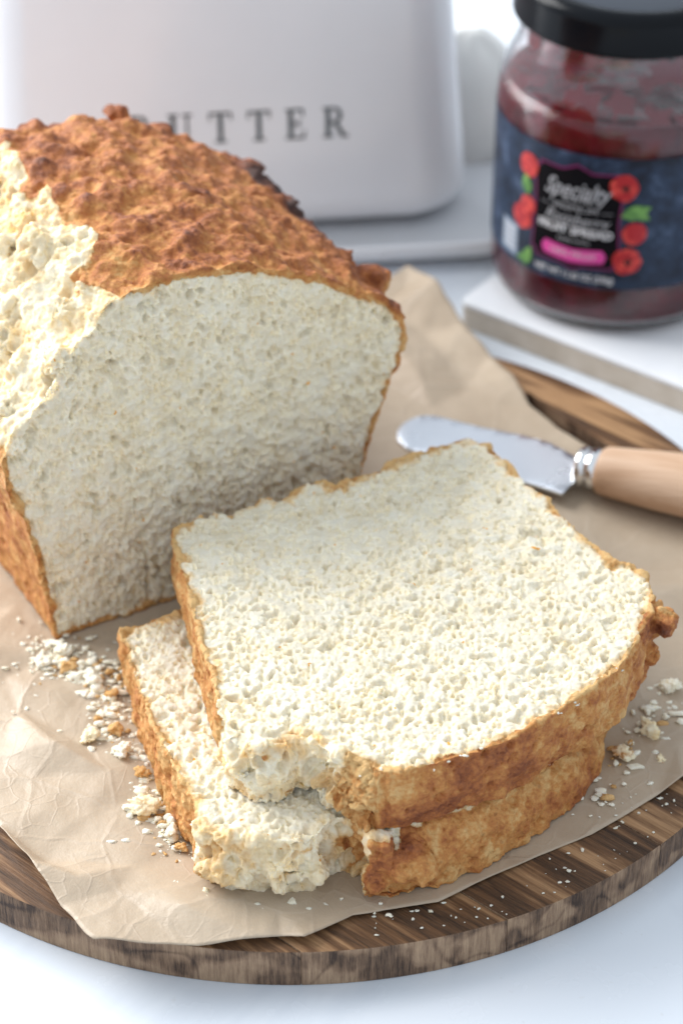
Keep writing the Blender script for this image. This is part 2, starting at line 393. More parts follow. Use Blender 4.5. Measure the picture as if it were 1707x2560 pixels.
def blob(V, F, c, r, seed, sq=(1, 1, 1)):
    bm = bmesh.new(); bmesh.ops.create_icosphere(bm, subdivisions=3, radius=1)
    P = np.array([v.co[:] for v in bm.verts]); P = P*(1+.25*fbm(P+seed, 1.5, 2, seed))[:, None]*r*np.array(sq)+np.array(c)
    o = len(V); V += [tuple(p) for p in P]; F += [tuple(v.index+o for v in f.verts) for f in bm.faces]; bm.free()
def split_parts(root, P, Q, crust, burst, tone):
    cf = crust[Q].mean(1) > .5
    for nm, sel, m in (('crust', cf, m_crust), ('crumb', ~cf, m_crumb)):
        q = Q[sel]; idx, inv = np.unique(q.ravel(), return_inverse=True)
        me = big_mesh(nm, P[idx], inv.reshape(q.shape))
        for an, ar in (('crust', crust), ('burst', burst), ('tone', tone)):
            a = me.attributes.new(an, 'FLOAT', 'POINT'); a.data.foreach_set('value', ar[idx].astype(np.float32))
        link(nm, me, m, root)
def crumb_disp(P, k=0):
    P = P*1.18
    W_ = P+.07*np.stack([fbm(P, 3.5, 2, k+40), fbm(P, 3.5, 2, k+43), fbm(P, 3.5, 2, k+46)], 1)
    f1 = worley(W_, 5.8, k); f2 = worley(W_, 3.1, k+4)
    lumps = .062*np.sqrt(np.clip(1-(1.05*f1)**2, 0, 1))+.035*np.sqrt(np.clip(1-(1.0*f2)**2, 0, 1))-.07
    fine = .030*fbm(P, 7.0, 2, k+3, .5)
    mid = .06*fbm(P, 1.7, 2, k+9)
    pr_ = fbm(P, .6, 2, k+70)*.12
    holes = -.15*sstep(fbm(P, 1.5, 3, k+14)+pr_, .50, .72)-.11*sstep(fbm(P, 3.3, 2, k+24)+pr_, .42, .66)-.13*sstep(fbm(P, 6.0, 2, k+27)+pr_, .38, .62)
    return .88*(lumps+fine+mid+holes)
def crust_disp(P, k=0, amp=1.0):
    pits = -.17*(1-sstep(worley(P, 1.35, k+60), .10, .30))-.07*(1-sstep(worley(P, 3.1, k+64), .10, .24))
    return amp*(.13*fbm(P, .55, 3, k+50)+.07*fbm(P, 1.9, 3, k+55))+.022*fbm(P, 6, 3, k+58)+pits
def burst_disp(P, k=0):
    W_ = P+.3*np.stack([fbm(P, 1.4, 2, k+40), fbm(P, 1.4, 2, k+43), fbm(P, 1.4, 2, k+46)], 1)
    f1 = worley(W_, 1.25, k+70); f2 = worley(W_, 3.4, k+75)
    return .20*fbm(P, .8, 3, k+71)+.10*(.6-f1)+.07*np.sqrt(np.clip(1-(1.1*f2)**2, 0, 1))-.04+.085*fbm(P, 2.6, 4, k+77, .65)+.75*np.minimum(crumb_disp(P, k+5), .12)-.34*sstep(fbm(P*[1, 1, .6], 1.3, 3, k+80), .30, .62)

def densify(poly, step=.25):
    out = []
    for i, p in enumerate(poly):
        q = poly[(i+1) % len(poly)]; L = math.hypot(q[0]-p[0], q[1]-p[1]); n = max(1, int(L/step))
        out += [(p[0]+(q[0]-p[0])*k/n, p[1]+(q[1]-p[1])*k/n, i) for k in range(n)]
    return out
def seg_dist(P2, poly, closed=True):
    best = np.full(len(P2), 1e9); idx = np.zeros(len(P2), int)
    n = len(poly)
    for i in range(n if closed else n-1):
        a = np.array(poly[i][:2]); b = np.array(poly[(i+1) % n][:2]); ab = b-a
        t = np.clip(((P2-a)@ab)/(ab@ab+1e-12), 0, 1); d = np.hypot(*(P2-a-t[:, None]*ab).T)
        m_ = d < best; best[m_] = d[m_]; idx[m_] = i
    return best, idx

def inside_v(x, y, poly):
    c_ = np.zeros(len(x), bool); n = len(poly)
    for i in range(n):
        x0, y0 = poly[i-1][:2]; x1, y1 = poly[i][:2]
        if y0 != y1: c_ ^= ((y1 > y) != (y0 > y)) & (x < (x0-x1)*(y-y1)/(y0-y1)+x1)
    return c_
def slice_bread(root, poly, kinds, z0, z1, voxel, k, blobs=(), taper=0, under=None, gold=(.9, 2.4)):
    """poly: outline in xy; kinds per edge: 0 pale thin side crust, 1 thick browned top crust, 2 burst"""
    d = densify(poly, .2); jit = random.Random(k)
    D = np.array([(x, y, 0) for x, y, i in d]); off = .06*fbm(D, 1.7, 3, k)
    V = []; F = []; levels = np.linspace(z0, z1, 6); rings = []
    cx_ = np.mean(D[:, 0]); cy_ = np.mean(D[:, 1])
    for z in levels:
        b = .10*math.sin((z-z0)/(z1-z0)*math.pi)
        ring = []
        for (x, y, i), o_ in zip(d, off):
            r = math.hypot(x-cx_, y-cy_); e = (o_+b*(1 if kinds[i] else .3)-(taper*((z-z0)/(z1-z0))**1.5 if kinds[i] == 1 and x > 2.9 else 0)+(.05*jit.uniform(-1, 1)))/r
            ring.append((x+(x-cx_)*e, y+(y-cy_)*e, z))
        rings.append(ring)
    V, F = loft(rings)
    for bl in blobs: blob(V, F, *bl)
    P, Q = remesh(V, F, voxel); n = len(P)
    N_ = normals(P, Q)
    dist, idx = seg_dist(P[:, :2], poly); kd = np.array(kinds)[idx]
    dist = np.where(inside_v(P[:, 0], P[:, 1], poly), dist, 0)
    ns = np.sqrt(np.clip(1-N_[:, 2]**2, 0, 1))
    jn = fbm(P, 2.4, 3, k+5)
    wid = np.where(kd == 1, .13+(.55 if taper else 0)*(P[:, 0] > 3.2), .12)+.12*jn
    side = sstep(ns, .35, .75)*sstep(.55-dist, 0, .3)
    rim = sstep(wid-dist, -.08, .08)
    crust = np.maximum(side, rim)
    bu = (kd == 2).astype(float); bu = smooth_field(bu, Q, n, 45); jb = fbm(P, 1.6, 3, k+88); bu = sstep(bu+.55*jb, .25, .75)*(bu > .004)
    for bl in blobs:
        c_, r_ = np.array(bl[0]), bl[1]; dd = np.linalg.norm(P-c_, axis=1)
        if len(bl) > 3 and bl[3] == (1, 1, 1.001): crust = np.maximum(crust, sstep(r_*1.35-dd, -.1, .2)); bu *= sstep(dd, r_, r_*1.5)
    bmask = bu*sstep(.55-dist, 0, .35)
    toast = sstep(fbm(P, .9, 3, k+33)+ (1-(P[:, 2]-z0)/(z1-z0))*.42, .12, .55)*bmask
    near1 = smooth_field((kd == 1).astype(float), Q, n, 60)
    toast = np.maximum(toast, 2.1*bmask*sstep(P[:, 0]+.9*fbm(P, 1.3, 3, k+66)+(.5*(z1-P[:, 2])/(z1-z0)), gold[0], gold[1]))
    crust_f = np.clip(crust*(1-bmask)+ .40*toast, 0, 1)
    crust_f = smooth_field(crust_f, Q, n, 1)
    # a very thin toasted halo inside the crust
    halo = np.clip(.45*sstep(.42+.25*jn-dist, 0, .35)*(1-bmask), 0, .45)
    cr = np.maximum(crust_f, halo)
    h = crumb_disp(P, k)*(1-crust*.8)*(1-bmask)+crust_disp(P, k, 1.25)*crust*(1-bmask)+burst_disp(P, k)*bmask
    P2 = P+N_*h[:, None]
    if under is not None: P2[:, 2] = np.maximum(P2[:, 2], under+.03*fbm(P, 1, 2, 1))
    tone = np.where(kd == 1, .05, -.15)+.0*P[:, 0]
    tone = smooth_field(tone, Q, n, 40)-.05*bmask
    tone -= .20*sstep(.30-dist-(z1-P[:, 2]), 0, .25)*(P[:, 2] > z1-.5)*(1-sstep(ns, .7, .95))
    near2 = smooth_field((kd == 1).astype(float), Q, n, 90)
    tone += (.20*sstep(fbm(P, .42, 3, k+8), -.05, .6)-.13*sstep(fbm(P, .5, 3, k+18), .0, .5)-.12*sstep(.95-near2, 0, .5)-.05)*(kd == 1)
    for bl in blobs:
        if len(bl) > 3 and bl[3] == (1, 1, 1.001): tone += .32*sstep(bl[1]*1.3-np.linalg.norm(P-np.array(bl[0]), axis=1), 0, .3)
    split_parts(root, P2, Q, cr, bmask, tone)

TOP = [(-3.88, -2.87), (-3.47, -2.29), (-2.65, -1.7), (-2.08, -1.85), (-1.11, -0.87), (-0.54, -1.11), (0.3, -0.14), (0.88, 0.03), (1.31, -0.27), (1.89, 0.22), (2.76, 0.59), (3.21, 1.22), (4.09, 1.59), (5.14, 2.28), (5.82, 2.54), (6.47, 2.15), (6.87, 1.39), (7.66, 0.03), (8.31, -0.94), (8.79, -2.13), (9.4, -3.17), (10.0, -4.18), (10.65, -4.63), (11.01, -5.07), (11.21, -5.77), (11.1, -6.79), (10.65, -7.83), (10.16, -8.85), (9.7, -9.55), (9.19, -10.08), (8.36, -10.85), (7.4, -11.77), (6.47, -12.51), (5.44, -13.1), (4.18, -13.64), (3.19, -13.96), (2.57, -13.9), (1.59, -13.45), (0.96, -13.0), (0.62, -12.6), (0.3, -12.4), (-0.15, -12.75), (-0.78, -12.95), (-1.29, -12.75), (-1.79, -12.2), (-1.75, -11.2), (-2.05, -10.9), (-2.3, -10.04), (-2.84, -7.83), (-3.37, -5.29), (-3.74, -3.73)]
kt = [0]*25+[1]*11+[2]*10+[0]*5
kt = (kt+[0]*99)[:len(TOP)]
s1 = empty('bread_slice', (3, -6, 2.45), 'upper white bread slice lying on another, crumb face up, brown dome facing the viewer', 'bread slice', 'cut bread slices')
slice_bread(s1, TOP, kt, 2.40, 4.66, .039, 11,
            blobs=[((11.45, -6.7, 4.15), .46, 3, (1, 1, 1.001)), ((11.05, -6.3, 3.9), .55, 4), ((10.9, -7.0, 3.3), .5, 8),
                   ((1.5, -13.2, 3.3), .5, 5), ((2.3, -13.6, 2.9), .45, 6), ((-1.2, -12.4, 3.3), .45, 7)])
BOT = [(-5.6, -4.75), (-5.2, -4.75), (-4.7, -4.5), (-3.88, -4.15), (0, -2.4), (5.5, -.4), (7.8, -2.6), (9.0, -5.5), (9.85, -7.5), (9.5, -9.05), (8.55, -10.75), (6.9, -12.35), (5.6, -13.45), (4.3, -14.15), (2.9, -14.65), (2.35, -14.5), (2.2, -13.9), (1.7, -13.35), (1.25, -13.5), (0.9, -14.05), (0.34, -14.35), (-0.91, -14.3), (-1.79, -14.25), (-2.5, -14.05), (-2.77, -13.53), (-2.88, -12.63), (-3.46, -11.34), (-4.32, -9.22), (-5.09, -6.78), (-5.46, -5.51)]
kb = [0]*9+[1]*6+[2]*9+[0]*6
s0 = empty('bread_slice', (3, -7, .05), 'lower white bread slice lying on parchment, mostly hidden beneath the other slice', 'bread slice', 'cut bread slices')
slice_bread(s0, BOT, kb, .12, 2.36, .045, 51,
            blobs=[((-1.6, -13.95, 1.2), .75, 5), ((-.2, -14.0, 1.0), .8, 6), ((2.6, -14.3, .8), .6, 7), ((3.4, -14.1, 1.3), .8, 8, (1, 1, 1.0)), ((-2.2, -13.7, .9), .6, 12), ((.6, -13.9, .9), .6, 13)], taper=.75, under=.07, gold=(1.7, 3.0))

# ---- loaf
LA = R_(30); ld = Vector((math.cos(LA), math.sin(LA), 0)); ln = Vector((-math.sin(LA), math.cos(LA), 0)); L0 = Vector((-8.01, -2.74, .08))
prof = [(0, 0), (5.5, 0), (11.1, 0), (11.5, 1.5), (11.9, 2.75), (12.3, 4.3), (12.75, 5.4), (13.25, 6.5), (13.5, 7.5), (13.4, 8.4), (12.6, 9.35), (11.6, 10.1), (10.6, 10.7), (9.6, 11.25), (8.7, 11.7), (7.46, 12.15), (6.2, 12.42), (5.0, 12.5), (3.6, 12.5), (2.75, 12.25), (2.2, 11.5), (1.5, 11.0), (.75, 10.1), (.1, 9.3), (-.7, 8.45), (-1.25, 7.6), (-1.1, 6.4), (-.6, 5), (-.35, 3.3), (-.15, 1.5)]
PR = []
for i, p in enumerate(prof):
    q = prof[(i+1) % len(prof)]; n_ = max(1, int(math.hypot(q[0]-p[0], q[1]-p[1])/.35))
    PR += [(p[0]+(q[0]-p[0])*k/n_, p[1]+(q[1]-p[1])*k/n_) for k in range(n_)]
rings = []
LL = 13.0
for t in np.linspace(0, LL, 40):
    e = 1-.0*t; back = max(0, (t-(LL-3.4))/3.4); sc = math.sqrt(max(0.02, 1-back**2*.75)) if back > 0 else 1
    ring = []
    for a, z in PR:
        up = max(0, (z-7)/5.5)
        zz = z+up*.75*math.sin(min(1, t/8)*math.pi/2)+ (.5*max(0, (a-9)/4)*up*min(1, t/6))
        if z > 8.8 and a < 4.0:     # burst side opens a valley further along the loaf
            zz -= 0*min(1, t/4)
        aa = a
        aa = 6.3+(aa-6.3)*(1-(1-sc)*.6); zz = zz*(1-(1-sc)*.55)
        p = L0+ld*aa+ln*t; ring.append((p.x, p.y, p.z+zz))
    rings.append(ring)
V, F = loft(rings)
def lp(a, t, z): p = L0+ld*a+ln*t; return (p.x, p.y, p.z+z)
rb = random.Random(5)
for i in range(28):
    a = rb.uniform(2.5, 13.0); t = rb.uniform(.9, 12.2)
    zt = np.interp(a, [2.5, 5, 7.5, 10.6, 12.6, 13.4], [12.2, 12.5, 12.15, 10.7, 9.35, 8.4])
    up = max(0, (zt-7)/5.5); zt += up*.75*math.sin(min(1, t/8)*math.pi/2)+.5*max(0, (a-9)/4)*up*min(1, t/6)
    if t > 9.8: zt -= (t-9.8)*.5
    r = rb.uniform(.25, .5); blob(V, F, lp(a, t, zt-.6*r), r, 100+i, (1.2, 1.2, .8))
for i in range(26):       # burst lumps along the left shoulder
    u = rb.random(); t = rb.uniform(.4, 12); a = -.9+u*3.6; zt = 8.2+u*4.1+.5*min(1, t/8)
    r = rb.uniform(.4, .85); blob(V, F, lp(a, t, zt-.4*r), r, 200+i)
blob(V, F, lp(8.6, 11.4, 12.0), .42, 300); blob(V, F, lp(13.4, 2.2, 8.7), .6, 302)
P, Q = remesh(V, F, .056); n = len(P); N_ = normals(P, Q)
rel = P-np.array(L0); al = rel@np.array(ld); tt = rel@np.array(ln); zz = rel[:, 2]
k = 81
dist, idx = seg_dist(np.stack([al, zz], 1), [(a, z) for a, z in prof])
nf = -(N_@np.array(ln))
jn = fbm(P, 2.0, 3, k+5)
face = sstep(nf, .45, .75)*sstep(.75-tt, 0, .4)
# torn burst region boundary on the shoulder
lim = 3.05+.02*tt+.9*fbm(P, .45, 3, k+2)+.35*fbm(P, 1.5, 2, k+4)
bur = sstep(zz, 7.6+.5*jn, 8.4+.5*jn)*sstep(lim-al, -.35, .35)*(1-face)
crust = (1-face)*(1-bur)
rimd = sstep(.20+.16*jn-dist, -.06, .08)*face*(1-sstep(lim-al, -.3, .3)*sstep(zz, 7.4, 8.2))
crust = np.maximum(crust, rimd)
toast = .30*sstep(fbm(P, .8, 3, k+33)-.25*(lim-al-.9), .1, .7)*bur+.16*bur*sstep(.6-(lim-al), 0, .6)
halo = np.clip(.42*sstep(.40+.3*jn-dist, 0, .35)*face, 0, .45)*(1-sstep(lim-al, -.3, .3)*sstep(zz, 7.4, 8.2))
cr = np.maximum.reduce([smooth_field(crust, Q, n, 1), toast, halo])
topm = sstep(N_[:, 2], -.1, .5)*crust*sstep(zz, 7.5, 9)
bumps = .23*(.55-worley(P+.35*fbm(P, 1.2, 2, 91)[:, None], .95, 93))+.12*(.6-worley(P+.1*fbm(P, 3, 2, 92)[:, None], 2.1, 97))+.24*fbm(P, 1.2, 3, 98, .5)
h = (crumb_disp(P, k)-.20*sstep(fbm(P, 2.2, 3, 123)+.12*sstep(zz, 6, 11), .48, .66)-.10*sstep(fbm(P, 4.2, 2, 131), .42, .62))*face*(1-crust*.8)+crust_disp(P, k, .8)*crust*(1-topm)+(bumps+.03*fbm(P, 6, 3, 44))*topm*(1-face)+burst_disp(P, k)*bur
P2 = P+N_*h[:, None]
P2[:, 2] = np.maximum(P2[:, 2], .06)
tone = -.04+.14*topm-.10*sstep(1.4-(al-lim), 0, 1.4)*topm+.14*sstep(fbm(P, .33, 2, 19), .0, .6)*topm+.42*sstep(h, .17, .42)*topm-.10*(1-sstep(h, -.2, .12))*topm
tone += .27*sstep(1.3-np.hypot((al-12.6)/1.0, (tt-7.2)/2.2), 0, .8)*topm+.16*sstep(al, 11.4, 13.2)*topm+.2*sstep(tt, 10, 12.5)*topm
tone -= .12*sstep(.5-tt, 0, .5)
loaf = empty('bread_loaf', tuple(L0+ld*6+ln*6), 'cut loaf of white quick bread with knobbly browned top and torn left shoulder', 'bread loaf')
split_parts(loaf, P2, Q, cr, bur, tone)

# ------------------------------------------------------------------ crumbs
def crumb_mesh(r, seed, sub=3):
    bm = bmesh.new(); bmesh.ops.create_icosphere(bm, subdivisions=sub, radius=1)
    P = np.array([v.co[:] for v in bm.verts]); F = [[v.index for v in f.verts] for f in bm.faces]; bm.free()
    h = 1+.55*fbm(P+seed*3.1, 1.0, 2, seed)+.50*(.5-worley(P+seed*1.7, 2.4, seed+9))+.26*fbm(P+seed, 4.5, 2, seed)
    P = P*h[:, None]*r*np.array([1, .85, .7]); a = seed*1.3
    c_, s_ = math.cos(a), math.sin(a); P[:, :2] = P[:, :2]@np.array([[c_, s_], [-s_, c_]])
    P[:, 2] -= P[:, 2].min()
    return P, F
big = [(-7.64, -3.45, .34, 0, 'pale crumb nearest the bottom left corner of the loaf'),
       (-8.30, -4.10, .30, 0, 'white crumb lying farthest left in the line of crumbs'),
       (-7.45, -4.25, .30, 1, 'golden crumb between the loaf corner and the lower slice'),
       (-6.55, -4.85, .36, 0, 'round white crumb in front of the loaf near the lower slice'),
       (-5.95, -5.6, .28, 1, 'small orange crust crumb beside the far end of the lower slice'),
       (-6.46, -7.71, .36, 2, 'cream crumb standing apart left of the crumb trail'),
       (-5.62, -7.35, .26, 1, 'thin golden crumb in the middle of the trail beside the slice'),
       (-5.33, -8.35, .38, 0, 'long pale crumb halfway down the trail beside the slice'),
       (-4.70, -9.35, .30, 1, 'toasted orange crumb just above the lowest clump of crumbs'),
       (-4.60, -10.85, .48, 2, 'largest torn crumb at the lower end of the trail'),
       (-3.62, -11.95, .30, 0, 'white crumb close to the lower slice near its left front corner'),
       (-3.30, -12.5, .22, 1, 'orange crust bit near the left front corner of the lower slice'),
       (-3.34, -14.11, .20, 0, 'lone white crumb on the parchment at the front left'),
       (11.30, -7.3, .42, 2, 'big white crumb on the parchment right of the stacked slices'),
       (10.33, -8.51, .36, 3, 'brown edged crumb beside the right side of the stacked slices'),
       (11.50, -8.75, .26, 2, 'small cream crumb near the right edge of the picture'),
       (12.20, -5.35, .40, 0, 'ragged white crumb farthest back at the right edge of the picture'),
       (0.1, -14.75, .17, 0, 'tiny white crumb in front of the torn edge of the lower slice'),
       (-2.4, -14.55, .30, 2, 'jagged cream crumb touching the front left corner of the lower slice')]
def mk_crumbmat(name, cols):
    m = mat(name, rough=.8, spec=.25); g = N(m); g.base(g.ramp(g.noise(2.5, 4, .6), cols)); g.bump(g.noise(9, 3, .6), .6, .08)
    g.b.subsurface_method = 'BURLEY'; g.b.inputs['Subsurface Weight'].default_value = .4; g.b.inputs['Subsurface Radius'].default_value = (1, .8, .5); g.b.inputs['Subsurface Scale'].default_value = .15*S
    return m
cm_w = mk_crumbmat('white_crumb', [(.3, (.80, .75, .60)), (.6, (.86, .83, .72))])
cm_g = mk_crumbmat('golden_crumb', [(.3, (.50, .26, .08)), (.7, (.72, .49, .24))])
cm_c = mk_crumbmat('cream_crumb', [(.35, (.84, .79, .62)), (.7, (.80, .62, .33))])
cm_b = mk_crumbmat('edged_crumb', [(.38, (.45, .21, .06)), (.55, (.82, .74, .55))])
for i, (x, y, r, mi, lab) in enumerate(big):
    P, F = crumb_mesh(r*.78, 20+i, 4); P[:, 2] *= .8; me = pydata('crumb', P, F)
    o = link('bread_crumb', me, (cm_w, cm_g, cm_c, cm_b)[mi]); o.location = (x*S, y*S, .10*S)
    tag(o, lab, 'crumb', 'loose bread crumbs on the parchment')
rc = random.Random(3)
def scatter(name, spots, m, label):
    base_ = [crumb_mesh(1.0, 300+i, 2) for i in range(12)]; VV = []; FF = []; n0 = 0
    for x, y, z, r in spots:
        P, F = base_[rc.randrange(9)]; a = rc.uniform(0, 6.28); c_, s_ = math.cos(a), math.sin(a)
        Pn = P.copy(); Pn[:, :2] = Pn[:, :2]@np.array([[c_, s_], [-s_, c_]]); Pn = Pn*r*np.array([rc.uniform(.6, 1.7), rc.uniform(.6, 1.1), rc.uniform(.45, .9)])+np.array([x, y, z])
        VV.append(Pn); FF.append(np.array(F)+n0); n0 += len(P)
    me = big_mesh(name, np.concatenate(VV), np.concatenate(FF)); tag(link(name, me, m), label, 'crumbs', None, 'stuff')
trail = [(-7.7, -3.3), (-8.1, -4.0), (-7.0, -4.4), (-6.3, -5.0), (-5.9, -5.9), (-5.75, -6.8), (-5.35, -8.0), (-4.9, -9.2), (-4.4, -10.4), (-3.85, -11.6), (-3.4, -12.6)]
def trail_pt(sp):
    u = rc.random()*(len(trail)-1); i = int(u); f = u-i
    x = trail[i][0]*(1-f)+trail[i+1][0]*f; y = trail[i][1]*(1-f)+trail[i+1][1]*f
    return x+rc.gauss(0, sp)-.1, y+rc.gauss(0, sp)
wsp = []; gsp = []
for i in range(1500):
    x, y = trail_pt(.34 if i % 6 else .9); r = min(.19, rc.expovariate(1/.032)+.016)
    (gsp if rc.random() < .14 else wsp).append((x, y, .075, r))
for i in range(60): x = rc.gauss(-8.3, .9); y = rc.gauss(-3.6, .8); wsp.append((x, y, .10, rc.uniform(.04, .1)))
for i in range(70): x = rc.gauss(-6.2, .9); y = rc.gauss(-4.3, .5); (gsp if rc.random() < .35 else wsp).append((x, y, .10, rc.uniform(.04, .15)))
for i in range(130):
    x, y = rc.choice([(11.9, -5.4), (11.4, -6.3), (11.0, -7.4), (10.4, -8.3), (10.6, -8.9), (9.4, -10.2), (11.9, -7.9)]); x += rc.gauss(0, .45); y += rc.gauss(0, .4)
    if x < 10.4-(y+8)*.0 and y > -8: x = 11.6+rc.random()*.8
    (gsp if rc.random() < .18 else wsp).append((x, y, .10, min(.2, abs(rc.gauss(.06, .05))+.03)))
for i in range(26): wsp.append((rc.uniform(-3, 3), rc.uniform(-15.3, -14.6), .14, rc.uniform(.03, .08)))
for i in range(16): wsp.append((rc.uniform(7.6, 11.5), rc.uniform(-11.2, -9.8), .08, rc.uniform(.02, .06)))
for i in range(14): wsp.append((rc.uniform(-10.5, -6), rc.uniform(-9, -5), .2, rc.uniform(.03, .07)))
scatter('bread_crumbs', wsp, cm_w, 'scattered small white bread crumbs lying on the parchment')
scatter('toasted_crumbs', gsp, cm_g, 'scattered small golden crust crumbs lying on the parchment')
bsp = []
for i in range(75):
    th = rc.uniform(-82, -38); rr_ = rc.uniform(14.9, 16.3)
    bsp.append((rr_*math.cos(R_(th)), rr_*math.sin(R_(th)), .0, abs(rc.gauss(.018, .022))+.014))
bsp = [b for b in bsp if not inside(b[0], b[1], edge)]
scatter('board_crumbs', bsp, cm_w, 'fine white crumbs on the bare front rim of the wooden board')
fsp = []
for i in range(22):         # flour-like specks on the crust edges of the top slice and the loaf front
    t = rc.random(); x = 2+t*8; fsp.append((x, np.interp(x, [2, 4.2, 6.5, 8.4, 10], [-14.0, -13.75, -12.65, -11.0, -9.3])+rc.uniform(.0, .12), 4.62+rc.uniform(-.25, .06), rc.uniform(.025, .055)))
scatter('flour_specks', fsp, cm_w, 'tiny white specks along the brown rim of the upper slice')

# ------------------------------------------------------------------ butter dish
DA = R_(6); dish_o = Vector((-3.45, 24.8, -1.41))
dish = empty('butter_dish', dish_o, 'white ceramic butter dish with tall lid lettered BUTTER behind the loaf', 'butter dish', rz=DA)
def rrect(w, d_, r, z, n=12):
    pts_ = []
    for cx_, cy_, a0 in ((w-r, d_-r, 0), (-w+r, d_-r, 90), (-w+r, -d_+r, 180), (w-r, -d_+r, 270)):
        for k_ in range(n+1): a = R_(a0+90*k_/n); pts_.append((cx_+r*math.cos(a), cy_+r*math.sin(a), z))
    return pts_
HW, HD = 10.85, 5.3
def lid_inset(z):      # z above the foot of the lid
    i = .085*z
    if z < 1.5: i += 1.5*(1-math.sqrt(max(0, 1-((1.5-z)/1.5)**2)))
    return i
rings = []
for z in list(np.linspace(0, 1.5, 9))+list(np.linspace(2, 11, 10)):
    i = lid_inset(z); rings.append(rrect(HW-i, HD-i, 2.6-min(.6, i*.3), z))
for a in np.linspace(10, 90, 9):
    i = lid_inset(11)+2*(1-math.cos(R_(a))); rings.append(rrect(HW-i, HD-i, max(.5, 2.3-.8*(1-math.cos(R_(a)))), 11+2*math.sin(R_(a))))
V, F = loft(rings)
YC = 5.5                                                   # lid centre behind the dish origin
ZF = .78                                                   # foot height above table
def local(V, dx=0, dy=0, dz=0): return [(x+dx, y+dy, z+dz) for x, y, z in V]
lid = link('lid', pydata('lid', local(V, 0, YC, ZF), F), m_ceramic, dish, world_coords=False)
tr = [(w_+1.1, d_, q, z) for w_, d_, q, z in [(10.6, 6.2, -.9, 0), (11.2, 6.8, -.3, .06), (11.9, 7.4, .2, .45), (12.15, 7.65, .35, .9), (12.15, 7.65, .3, 1.2), (12.0, 7.5, .2, 1.26), (11.8, 7.3, 0, 1.18), (11.5, 7.0, 0, .76)]]
rings = [rrect(w, d_, 2.4+q, z) for w, d_, q, z in tr]
V, F = loft(rings); link('tray', pydata('tray', local(V, 0.3, YC, 0), F), m_ceramic, dish, world_coords=False)
# the lettering, built from strokes (x to the right, y up, cap height 1)
def arc(cx_, cy_, rx, ry, a0, a1, w0, w1=None, n=16):
    w1 = w1 or w0; o_ = []; i_ = []
    for k_ in range(n+1):
        a = R_(a0+(a1-a0)*k_/n); q = abs(math.cos(a)); w = w0*q+w1*(1-q)
        o_.append((cx_+rx*math.cos(a), cy_+ry*math.sin(a))); i_.append((cx_+(rx-w)*math.cos(a), cy_+(ry-w)*math.sin(a)))
    return [[o_[k_], o_[k_+1], i_[k_+1], i_[k_]] for k_ in range(n)]
def bx(x0, y0, x1, y1): return [[(x0, y0), (x1, y0), (x1, y1), (x0, y1)]]
T_, t_ = .17, .065
GL = {
 'B': bx(.10, 0, .10+T_, 1)+bx(0, 0, .4, t_)+bx(0, 1-t_, .4, 1)+bx(.2, .5, .42, .56)+arc(.40, .765, .27, .235, -90, 90, .15, t_)+arc(.42, .26, .31, .26, -90, 90, .16, t_),
 'U': bx(.10, .3, .10+T_, 1)+bx(0, 1-t_, .38, 1)+bx(.66, .3, .66+.08, 1)+bx(.54, 1-t_, .88, 1)+arc(.42, .32, .32, .32, 180, 360, .14, .08),
 'T': bx(.33, 0, .33+T_, 1)+bx(.20, 0, .63, t_)+bx(0, 1-t_, .83, 1)+[[(0, .74), (.05, .74), (.09, 1-t_), (0, 1-t_)]]+[[(.78, .74), (.83, .74), (.83, 1-t_), (.74, 1-t_)]],
 'E': bx(.10, 0, .10+T_, 1)+bx(0, 0, .70, t_)+bx(0, 1-t_, .66, 1)+bx(.2, .48, .52, .54)+bx(.48, .38, .53, .64)+[[(.66, 0), (.74, .27), (.69, .27), (.58, t_)]]+[[(.61, .76), (.67, .76), (.66, 1), (.56, 1-t_)]],
 'R': bx(.10, 0, .10+T_, 1)+bx(0, 0, .38, t_)+bx(0, 1-t_, .4, 1)+bx(.2, .46, .42, .52)+arc(.40, .735, .30, .27, -90, 90, .15, t_)+[[(.38, .48), (.54, .48), (.86, 0), (.68, 0)]]+bx(.66, 0, .93, t_)}
lx = -3.87; hh = 1.34
for chh, w in (('B', 1.62), ('U', 1.72), ('T', 1.62), ('T', 1.60), ('E', 1.58), ('R', 1.5)):
    V = []; F = []
    for qi, quad in enumerate(GL[chh]):
        o_ = len(V)
        for yy in (-.035-.0008*qi, .03):
            for (a, b) in quad:
                z = 4.42+b*hh; V.append((lx+a*1.15, YC-(HD-lid_inset(z))+yy, ZF+z))
        F += [(o_, o_+1, o_+2, o_+3), (o_+7, o_+6, o_+5, o_+4)]+[(o_+j, o_+4+j, o_+4+(j+1) % 4, o_+(j+1) % 4) for j in range(4)]
    me = pydata('letter', V, F)
    o = link('letter', me, m_print, lid, world_coords=False, smooth=False)
    lx += w

# soft white folded cloth standing behind the dish
def cloth(name, c, rx, ry, rz_, m, lab, seed):
    bm = bmesh.new(); bmesh.ops.create_icosphere(bm, subdivisions=5, radius=1)
    P = np.array([v.co[:] for v in bm.verts]); F = [[v.index for v in f.verts] for f in bm.faces]; bm.free()
    h = 1+.09*fbm(P+seed, 1.1, 2, seed)+.02*np.sin(5*np.arctan2(P[:, 1], P[:, 0])+4*P[:, 2]+2*fbm(P, 1, 2, 4))
    P = P*h[:, None]*np.array([rx, ry, rz_])+np.array(c); P[:, 2] = np.maximum(P[:, 2], -1.405)
    tag(link(name, pydata(name, P, F), m), lab, 'cloth')
cloth('crumpled_cloth', (7.4, 34.2, .6), 2.7, 2.4, 4.0, m_cloth, 'soft white cloth bunched up behind the butter dish, left of the jam jar', 3)

